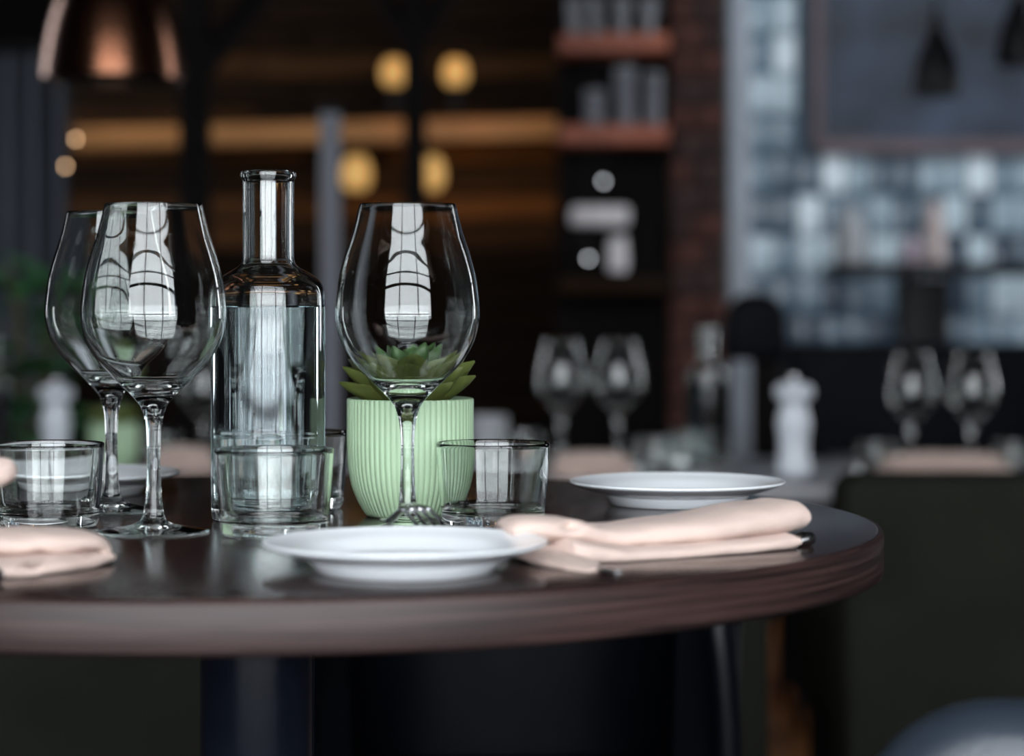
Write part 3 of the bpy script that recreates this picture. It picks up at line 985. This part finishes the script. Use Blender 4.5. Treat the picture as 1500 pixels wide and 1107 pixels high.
gA = wine_glass(tab(225, 2147), 'large empty wine glass nearest the front on the left, beside the carafe', 'wine glasses on the round table')
gB = wine_glass(tab(163, 1951), 'large empty wine glass standing behind another glass at the far left', 'wine glasses on the round table')
gC = wine_glass(tab(597, 2140), 'large empty wine glass standing directly in front of the mint pot', 'wine glasses on the round table')
cf = carafe(tab(393, 2037), 'tall clear glass carafe of water between the wine glasses')
GT = 'low tumblers on the round table'
tumbler(tab(402, 2166), 'low clear tumbler standing right in front of the water carafe', GT)
tumbler(tab(722, 2080), 'low clear tumbler standing to the right of the mint pot', GT)
tumbler(tab(68, 2090), 'low clear tumbler behind the folded napkin at the left edge', GT)
tumbler(tab(433, 1924), 'low clear tumbler mostly hidden between the carafe and the mint pot', GT)
GP = 'side plates on the round table'
plate(tab(594, 2497), 'white side plate nearest the front edge of the walnut table', GP)
plate(tab(992, 1890), 'white side plate at the right rear of the walnut table', GP)
plate(tab(112, 1800), 'white side plate at the far left, behind the two wine glasses', GP)

# potted succulent
pt = thing('potted_succulent', 'small green succulent in a ribbed mint ceramic pot', 'potted plant', tab(601, 1994))
NR = 66
pp_ = spline([(0.0305, 0.0), (0.0325, 0.0012), (0.0350, 0.0050), (0.0392, 0.0130), (0.0428, 0.0225), (0.0452, 0.0345), (0.0461, 0.048), (0.0462, 0.066), (0.0462, 0.0835), (0.0462, 0.0855)], 4)
ptop = [Vector((0.0460, 0.0862)), Vector((0.0448, 0.0865)), Vector((0.0434, 0.0862)), Vector((0.0430, 0.0845)), Vector((0.0428, 0.072)), Vector((0, 0.072))]
nb = len(pp_)


def ribs(r, z, a):
    if z > 0.0858 or r < 0.0300 or (z > 0.07 and r < 0.0445):
        return r
    return r + 0.00085 * (abs(cos(NR * a / 2)) - 0.55) * min(1, 0.3 + z / 0.012)


lathe('pot', [Vector((0, 0.0015)), Vector((0.028, 0.0))] + pp_ + ptop, M['pot'], pt, NR * 8, 80, rfun=ribs)
lathe('soil', [(0.0426, 0.0725), (0.0426, 0.0768), (0.03, 0.0785), (0, 0.080)], M['soil'], pt, 32)
rs = random.Random(5)
for (n, L, W, el, z, zr, mm, cup) in ((9, 0.049, 0.0165, 0.34, 0.0815, 0.006, 'leaf', 0.40), (9, 0.056, 0.0165, 0.50, 0.0815, 0.005, 'leaf', 0.45), (8, 0.047, 0.0155, 0.72, 0.0825, 0.004, 'leaf', 0.5),
                                      (7, 0.044, 0.0130, 0.98, 0.0840, 0.003, 'leaf2', 0.55), (5, 0.034, 0.0100, 1.25, 0.0850, 0.001, 'leaf2', 0.6)):
    for k in range(n):
        a = 2 * pi * (k + rs.uniform(-0.12, 0.12)) / n + n
        leaf_obj('leaf', L * rs.uniform(0.94, 1.04), W, 0.0080, 0.004, M[mm], pt, (zr * cos(a), zr * sin(a), z), a, el + rs.uniform(-0.08, 0.08), rs.uniform(-0.2, 0.2), cup)


# ------------------------------------------------------------------ napkins
def lobe(bm, pts, flatness=2.6, seg=64):
    """pts: (x, y, z, half width, half height, tilt) down the length of a fold; a rounded, closed roll of cloth."""
    P = spline([Vector(q[:3]) for q in pts], 10)
    W = spline([Vector((q[3], q[4], q[5] if len(q) > 5 else 0)) for q in pts], 10)
    rings = []
    for i, q in enumerate(P):
        t = (P[min(i + 1, len(P) - 1)] - P[max(i - 1, 0)]).normalized()
        s = t.cross(Vector((0, 0, 1))).normalized()
        w = s.cross(t).normalized()
        hw_, hh_, tl = W[i]
        e = 1.0
        if i < 3 or i > len(P) - 4:
            k = min(i, len(P) - 1 - i)
            e = (0.75, 0.93, 1.0)[k]
        s2, w2 = s * cos(tl) + w * sin(tl), w * cos(tl) - s * sin(tl)
        ring = []
        for j in range(seg):
            a = 2 * pi * j / seg
            c, sn = cos(a), sin(a)
            ce = math.copysign(abs(c) ** (2 / flatness), c)
            se = math.copysign(abs(sn) ** (2 / flatness), sn)
            ring.append(bm.verts.new(q + s2 * (hw_ * ce) + w2 * (hh_ * se * e)))
        rings.append(ring)
    for i in range(len(rings) - 1):
        for j in range(seg):
            k = (j + 1) % seg
            bm.faces.new((rings[i][j], rings[i][k], rings[i + 1][k], rings[i + 1][j]))
    bm.faces.new(rings[0][::-1])
    bm.faces.new(rings[-1])


def cloth_from_lobes(name, lobes, m_, parent, wrinkle=0.0011, dents=()):
    bm = bmesh.new()
    for l in lobes:
        lobe(bm, l)
    o = bm_obj(name, bm, m_, parent, True, 75)
    me = o.data
    for v in me.vertices:
        k = v.co
        d = noise.noise(Vector((k.x * 38, k.y * 38, k.z * 110))) * wrinkle + noise.noise(k * 120) * wrinkle * 0.4
        v.co = k + v.normal * d
        for (q, rx, rz, dep) in dents:          # dark mouths where the folds open
            e = k - Vector(q)
            w = math.exp(-(e.x ** 2 / rx ** 2 + e.z ** 2 / rz ** 2))
            if v.normal.y < -0.1 and abs(e.y) < 0.04:
                v.co.y += dep * w
        v.co.z = max(v.co.z, 0.0004)
    me.update()
    return o


def npt(px, py, s, hw_, hh_, tl=0.0):
    """A fold point over the near table: seen at (px, py), at scale s."""
    return ((px - 750) / s, F / s, 0.163 - (py - 430) / s, hw_, hh_, tl)


nk = thing('napkin', 'folded blush linen napkin with a steel knife end, right of the front plate', 'napkin', (0, 0, T), 0, 'napkins on the round table')
upper = [npt(1158, 753, 2250, 0.024, 0.0092), npt(1130, 755, 2260, 0.027, 0.0104), npt(1075, 762, 2280, 0.030, 0.0105), npt(1000, 774, 2310, 0.030, 0.0088),
         npt(925, 781, 2335, 0.028, 0.0080), npt(868, 783, 2355, 0.024, 0.0068), npt(820, 774, 2375, 0.024, 0.0075), npt(775, 771, 2390, 0.022, 0.0075), npt(738, 775, 2400, 0.016, 0.0058)]
lower = [npt(1134, 788, 2265, 0.028, 0.0058), npt(1080, 795, 2290, 0.030, 0.0062), npt(960, 806, 2340, 0.030, 0.0062), npt(880, 811, 2375, 0.028, 0.0062),
         npt(838, 808, 2400, 0.022, 0.0080), npt(818, 803, 2410, 0.016, 0.0070)]
under = [npt(780, 806, 2400, 0.020, 0.0038), npt(815, 818, 2430, 0.018, 0.0042), npt(850, 830, 2475, 0.012, 0.0036), npt(878, 838, 2505, 0.008, 0.0028)]
cloth_from_lobes('cloth', [upper, lower, under], M['napkin'], nk,
                 dents=[(npt(836, 776, 2440, 0, 0)[:3], 0.005, 0.003, 0.010), (npt(826, 810, 2470, 0, 0)[:3], 0.005, 0.004, 0.010)])

nk2 = thing('napkin', 'folded blush linen napkin at the left edge of the table', 'napkin', (0, 0, T), 0, 'napkins on the round table')
upper = [npt(152, 803, 2420, 0.016, 0.0050), npt(120, 795, 2430, 0.024, 0.0080), npt(60, 792, 2450, 0.028, 0.0082), npt(0, 793, 2470, 0.030, 0.0080), npt(-80, 790, 2500, 0.030, 0.0078), npt(-160, 790, 2530, 0.026, 0.0070)]
lower = [npt(150, 812, 2420, 0.016, 0.0042), npt(110, 819, 2440, 0.024, 0.0056), npt(50, 826, 2480, 0.028, 0.0062), npt(-20, 832, 2520, 0.030, 0.0062), npt(-120, 842, 2560, 0.028, 0.0058)]
flap = [npt(14, 684, 2440, 0.010, 0.0060), npt(-8, 692, 2450, 0.016, 0.0092), npt(-50, 712, 2460, 0.020, 0.0100), npt(-100, 750, 2480, 0.024, 0.0090), npt(-140, 785, 2490, 0.024, 0.0070)]
cloth_from_lobes('cloth', [upper, lower, flap], M['napkin'], nk2,
                 dents=[(npt(38, 829, 2560, 0, 0)[:3], 0.0045, 0.0035, 0.018), (npt(126, 812, 2480, 0, 0)[:3], 0.006, 0.0022, 0.014)])


# ------------------------------------------------------------------ cutlery
def knife(tip, butt, label):
    A, B = Vector(tip), Vector(butt)
    v = (B - A).normalized()
    Ln = (B - A).length
    t = thing('table_knife', label, 'knife', (0, 0, 0))
    h = lambda f: A + v * (Ln * f)
    up = Vector((0, 0, 1))
    tube('handle', [h(0.52) + up * 0.0022, h(0.60) + up * 0.0022, h(0.80) + up * 0.0022, h(0.90) + up * 0.003, h(0.955) + up * 0.0046, h(0.985) + up * 0.0048, h(1.0) + up * 0.0048],
         [(0.005, 0.002), (0.006, 0.002), (0.0065, 0.002), (0.0068, 0.0035), (0.0078, 0.0048), (0.0070, 0.0046), (0.0035, 0.0025)], M['steel'], t, 20, sharp=70)
    tube('blade', [h(0.0) + up * 0.001, h(0.08) + up * 0.001, h(0.3) + up * 0.001, h(0.52) + up * 0.0018], [(0.001, 0.0005), (0.006, 0.0007), (0.008, 0.0009), (0.005, 0.0016)], M['steel'], t, 12)
    return t


kb = Vector(((1192 - 750) / 2262, F / 2262, T))
ke = Vector((0.035, 1.490, T))
knife(ke, kb, 'steel table knife under the right napkin, rounded handle end showing')
kb2 = Vector(((4 - 750) / 2612, F / 2612, T))
knife(kb2 + Vector((-0.17, 0.02, 0)), kb2, 'steel knife handle end poking in at the left edge of the table')


def fork(pts_path, tines_dir, label, name='dessert_fork', group=None, tine_len=0.045, drop=0.010):
    """Handle along pts_path (ends at the neck); tines go on along tines_dir, arching over and down."""
    t = thing(name, label, 'fork', (0, 0, 0), 0, group)
    n = len(pts_path)
    P = spline(pts_path, 5)
    rad = []
    for i in range(len(P)):
        f = i / (len(P) - 1)
        rad.append((0.0048 - 0.0026 * f if f > 0.12 else 0.0028 + 0.002 * f / 0.12, 0.0013 + 0.0006 * f))
    tube('handle', P, rad, M['steel'], t, 12, sharp=70)
    neck = P[-1]
    d = Vector(tines_dir)
    d.z = 0
    d.normalize()
    s = d.cross(Vector((0, 0, 1)))
    up = Vector((0, 0, 1))
    pal = [neck, neck + d * 0.008 + up * 0.0015, neck + d * 0.018 + up * 0.001, neck + d * 0.024 - up * 0.0005]
    tube('palm', pal, [(0.0022, 0.0018), (0.006, 0.0013), (0.0105, 0.0011), (0.0108, 0.0010)], M['steel'], t, 14, sharp=70)
    for k in (-1.5, -0.5, 0.5, 1.5):
        b0 = pal[-1] + s * (k * 0.0056) - d * 0.002
        pts = [b0, b0 + d * tine_len * 0.3 - up * (drop * 0.22), b0 + d * tine_len * 0.65 - up * (drop * 0.58), b0 + d * tine_len - up * drop]
        tube('tine', spline(pts, 3), [(0.0016, 0.0010)] * 9 + [(0.0006, 0.0005)], M['steel'], t, 8, sharp=70)
    return t


tipF = Vector((-0.050, 1.489, T))
dF = Vector((0.36, -0.93, 0)).normalized()
nkp = tipF - dF * 0.052
fork([Vector((-0.0885, 1.640, T + 0.0078)), Vector((-0.082, 1.607, T + 0.0105)), Vector((-0.075, 1.568, T + 0.0185)), nkp + Vector((0, 0, 0.0265))], dF,
     'steel dessert fork behind the front plate with tines over its rim', tine_len=0.030, drop=0.0085)
hb = Vector(((905 - 750) / 2535, F / 2535, T))
d2 = Vector((-0.40, 0.92, 0)).normalized()
fork([hb + Vector((0, 0, 0.0022)), hb + d2 * 0.03 + Vector((0, 0, 0.0018)), hb + d2 * 0.06 + Vector((0, 0, 0.0018)), hb + d2 * 0.075 + Vector((0, 0, 0.0018))], d2,
     'steel fork handle tip sticking out from under the right napkin', tine_len=0.03, drop=0.001)

# ------------------------------------------------------------------ chairs near the table
def tub_chair(loc, rz, label, w=0.46, dep=0.50, top=0.66, m_='leather_black'):
    t = thing('tub_chair', label, 'chair', loc, rz)
    # wraparound shell, open to -Y
    verts, faces = [], []
    n = 40
    prof = [(0.0, 0.20), (0.0, top - 0.03), (0.012, top - 0.008), (0.03, top), (0.05, top - 0.008), (0.062, top - 0.03), (0.062, 0.20)]
    for i in range(n + 1):
        u = -1 + 2 * i / n
        a = u * radians(118)
        x0, y0 = sin(a), cos(a)
        k = (abs(x0) ** 3 + abs(y0) ** 3) ** (-1 / 3)
        for (ins, z) in prof:
            zz = z
            if z > 0.4:
                zz = z - 0.05 * max(0, abs(u) - 0.45)
            taper = 0.93 + 0.07 * min(1, (z - 0.2) / 0.3)
            verts.append(((w / 2 * taper - ins) * x0 * k, (dep / 2 * taper - ins) * y0 * k, zz))
    m2 = len(prof)
    for i in range(n):
        for j in range(m2):
            k = (j + 1) % m2
            faces.append((i * m2 + j, (i + 1) * m2 + j, (i + 1) * m2 + k, i * m2 + k))
    faces.append(tuple(range(m2)))
    faces.append(tuple(n * m2 + j for j in range(m2))[::-1])
    bm = bmesh.new()
    vv = [bm.verts.new(q) for q in verts]
    for q in faces:
        bm.faces.new([vv[i] for i in q])
    bm_obj('shell', bm, M[m_], t, True, 60)
    ax_, ay_ = verts[3][0], verts[3][1]
    for sx in (-1, 1):
        tube('arm_front', spline([(sx * (abs(ax_) + 0.020), ay_ - 0.012, 0.24), (sx * (abs(ax_) + 0.017), ay_ - 0.014, 0.45), (sx * (abs(ax_) + 0.010), ay_ - 0.014, top - 0.10), (sx * (abs(ax_) + 0.002), ay_ - 0.008, top - 0.045)], 4),
             [(0.020, 0.016)] * 13, M['leather_gloss'], t, 16)
    box_obj('seat', (0, -0.04, 0.40), (w - 0.14, dep - 0.10, 0.12), M[m_], t, 0.035)
    box_obj('seat_base', (0, -0.02, 0.27), (w - 0.16, dep - 0.14, 0.14), M[m_], t, 0.02)
    for sx in (-1, 1):
        for sy in (-1, 1):
            tube('leg', [(sx * (w / 2 - 0.09), sy * (dep / 2 - 0.10), 0.21), (sx * (w / 2 - 0.07), sy * (dep / 2 - 0.07), 0.0)], [0.016, 0.010], M['black_metal'], t, 10)
    return t


tub_chair((0.000, 2.47, 0), 0.0, 'black leather tub chair pushed up behind the pedestal table', w=0.47, dep=0.50, top=0.72)
ch = thing('leather_chair', 'blue black leather chair with a rounded back in the near right corner', 'chair', (0.438, 1.32, 0), radians(-8))
rounded_slab('backrest', 0.50, 0.735 - 0.40, 0.075, 0.085, M['leather_blue'], ch, 10, 0.032).location = (0, 0, 0.40)
box_obj('seat', (0, 0.24, 0.42), (0.46, 0.46, 0.10), M['leather_blue'], ch, 0.035)
for sx in (-0.19, 0.19):
    for sy in (0.04, 0.44):
        tube('leg', [(sx, sy, 0.38), (sx * 1.1, sy, 0.0)], [0.016, 0.010], M['black_metal'], ch, 10)

# ------------------------------------------------------------------ olive sofas
def sofa(x0, x1, d, top, label, dep=0.16):
    t = thing('olive_sofa', label, 'sofa', ((x0 + x1) / 2, d + dep / 2, 0))
    w = x1 - x0
    rounded_slab('backrest', w, top - 0.04, dep, 0.03, M['olive'], t, 6, 0.02).location = (0, 0, 0.04)
    box_obj('seat', (0, 0.36, 0.36), (w - 0.02, 0.5, 0.16), M['olive'], t, 0.03)
    box_obj('plinth', (0, 0.2, 0.14), (w - 0.04, 0.6, 0.28), M['post'], t)
    return t


SF = 3.45
sofa((1238 - 750) * SF / F, (1640 - 750) * SF / F, SF, ZC - (700 - 430) * SF / F, 'olive upholstered sofa back filling the lower right behind the walnut table')
SL = 2.92
sofa((-160 - 750) * SL / F, (1128 - 750) * SL / F, SL, 0.64, 'low olive sofa back seen in the dark beneath the walnut table')

# ------------------------------------------------------------------ rear tables and what stands on them
def rear_table(corner_r, ang, w, dep, z, m_, label):
    """Rectangular table; corner_r is its near right corner."""
    t = thing('square_table', label, 'table', (corner_r[0], corner_r[1], 0), ang)
    box_obj('table_top', (-w / 2, dep / 2, z - 0.015), (w, dep, 0.03), m_, t, 0.003)
    box_obj('pedestal', (-w / 2, dep / 2, z / 2), (0.07, 0.07, z - 0.05), M['black_metal'], t, 0.003)
    box_obj('foot', (-w / 2, dep / 2, 0.01), (0.4, 0.4, 0.02), M['black_metal'], t, 0.003)
    return t


ZM = ZC - 0.31
rear_table((0.511, 3.86), radians(-12.5), 0.95, 0.64, ZM, M['grey_top'], 'grey topped rear table carrying the white pepper mill and carafe')
ZL = ZC - 0.33
ZR = ZC - 0.335
rear_table((-0.42, 4.15), radians(4), 0.80, 0.75, ZL, M['dark_wood'], 'dark rear table at the left carrying a green pot and mill')
rear_table((1.36, 4.30), 0.0, 0.70, 0.70, ZR, M['dark_wood'], 'dark rear table behind the olive sofa with two wine glasses')


def on(px, z, s):
    return Vector(((px - 750) / s, F / s, z))


pepper_mill(on(1163, ZM, 850), 'white pepper mill on the grey topped rear table, at the right', 'pepper mills')
pepper_mill(on(82, ZL, 775), 'white pepper mill behind the tumbler at the far left', 'pepper mills')
copy_thing(cf, on(1036, ZM, 792), 0, 'slim water carafe on the grey topped rear table')
copy_thing(cf, on(-14, ZL, 770), 0, 'carafe on the left rear table, cut by the picture edge')
for (px, s, z, lab) in ((822, 785, ZM, 'wine glass on the grey topped rear table, farther from the rear carafe'),
                        (906, 790, ZM, 'wine glass on the grey topped rear table, nearer to the rear carafe'),
                        (1335, 765, ZR, 'wine glass behind the olive sofa, nearer to the pepper mill'),
                        (1424, 765, ZR, 'wine glass behind the olive sofa, closer to the right picture edge'),
                        (297, 760, ZL, 'wine glass on the left rear table seen beside the carafe')):
    copy_thing(gA, on(px, z, s), 0, lab, 'wine glasses on the rear tables')
tp = [o for o in bpy.data.objects if o.name.startswith('water_tumbler')][0]
for (px, s, z, lab) in ((962, 840, ZM, 'low tumbler beside the folded napkin on the grey rear table'),
                        (1008, 800, ZM, 'low tumbler just beside the rear carafe on the grey table'),
                        (766, 800, ZM, 'low tumbler on the grey rear table behind the pale bowl'),
                        (1284, 785, ZR, 'low tumbler at the sofa end nearest the pepper mill'),
                        (1486, 785, ZR, 'low tumbler behind the olive sofa at the right picture edge'),
                        (238, 745, ZL, 'low tumbler on the left rear table beside the green pot')):
    copy_thing(tp, on(px, z, s), 0, lab, 'low tumblers on the rear tables')
cp = copy_thing(pt, on(167, ZL, 775), 0.5, 'small succulent in a mint pot on the left rear table')
bw_ = thing('stoneware_bowl', 'pale stoneware bowl on the rear table just behind the mint pot', 'bowl', on(716, ZM, 790))
lathe('body', spline([(0.024, 0.0), (0.028, 0.004), (0.034, 0.03), (0.036, 0.078), (0.033, 0.078), (0.030, 0.03), (0.0, 0.012)], 4), M['ice_ceramic'], bw_, 28)
lathe('base', [(0, 0.0), (0.024, 0.0)], M['ice_ceramic'], bw_, 28)


def rear_napkin(px, s, z, wpx, hpx, label):
    t = thing('napkin', label, 'napkin', on(px, z, s), 0, 'napkins on the rear tables')
    w = wpx / s / 2
    h = hpx / s / 4
    l1 = [(-w, 0, h, 0.03, h * 0.8), (-w * 0.5, 0.004, h, 0.04, h), (w * 0.4, 0, h, 0.04, h), (w, 0.004, h, 0.03, h * 0.8)]
    l2 = [(-w * 0.9, 0.01, 2.8 * h, 0.026, h * 0.7), (-w * 0.2, 0.012, 3.0 * h, 0.036, h * 1.05), (w * 0.5, 0.008, 2.9 * h, 0.036, h), (w * 0.86, 0.012, 2.7 * h, 0.026, h * 0.7)]
    cloth_from_lobes('cloth', [l1, l2], M['napkin'], t, 0.003)
    return t


rear_napkin(868, 872, ZM, 120, 38, 'folded blush napkin on the grey topped rear table')
rear_napkin(268, 800, ZL, 96, 40, 'folded blush napkin on the left rear table beside the carafe')
rear_napkin(1384, 803, ZR, 196, 36, 'folded blush napkin lying behind the olive sofa back')

# black stool between the sofas
st = thing('bar_stool', 'black stool with splayed legs in the gap between the olive sofas', 'stool', (at(1163, 0, 4.75).x, 4.75, 0))
lathe('seat', [(0, 0.42), (0.13, 0.42), (0.145, 0.435), (0.145, 0.455), (0.13, 0.465), (0, 0.465)], M['leather_black'], st, 28)
for a in (0.6, 2.54, 3.74, 5.68):
    tube('leg', [(0.05 * cos(a), 0.05 * sin(a), 0.42), (0.14 * cos(a), 0.14 * sin(a), 0.0)], [0.014, 0.012], M['black_metal'], st, 8)
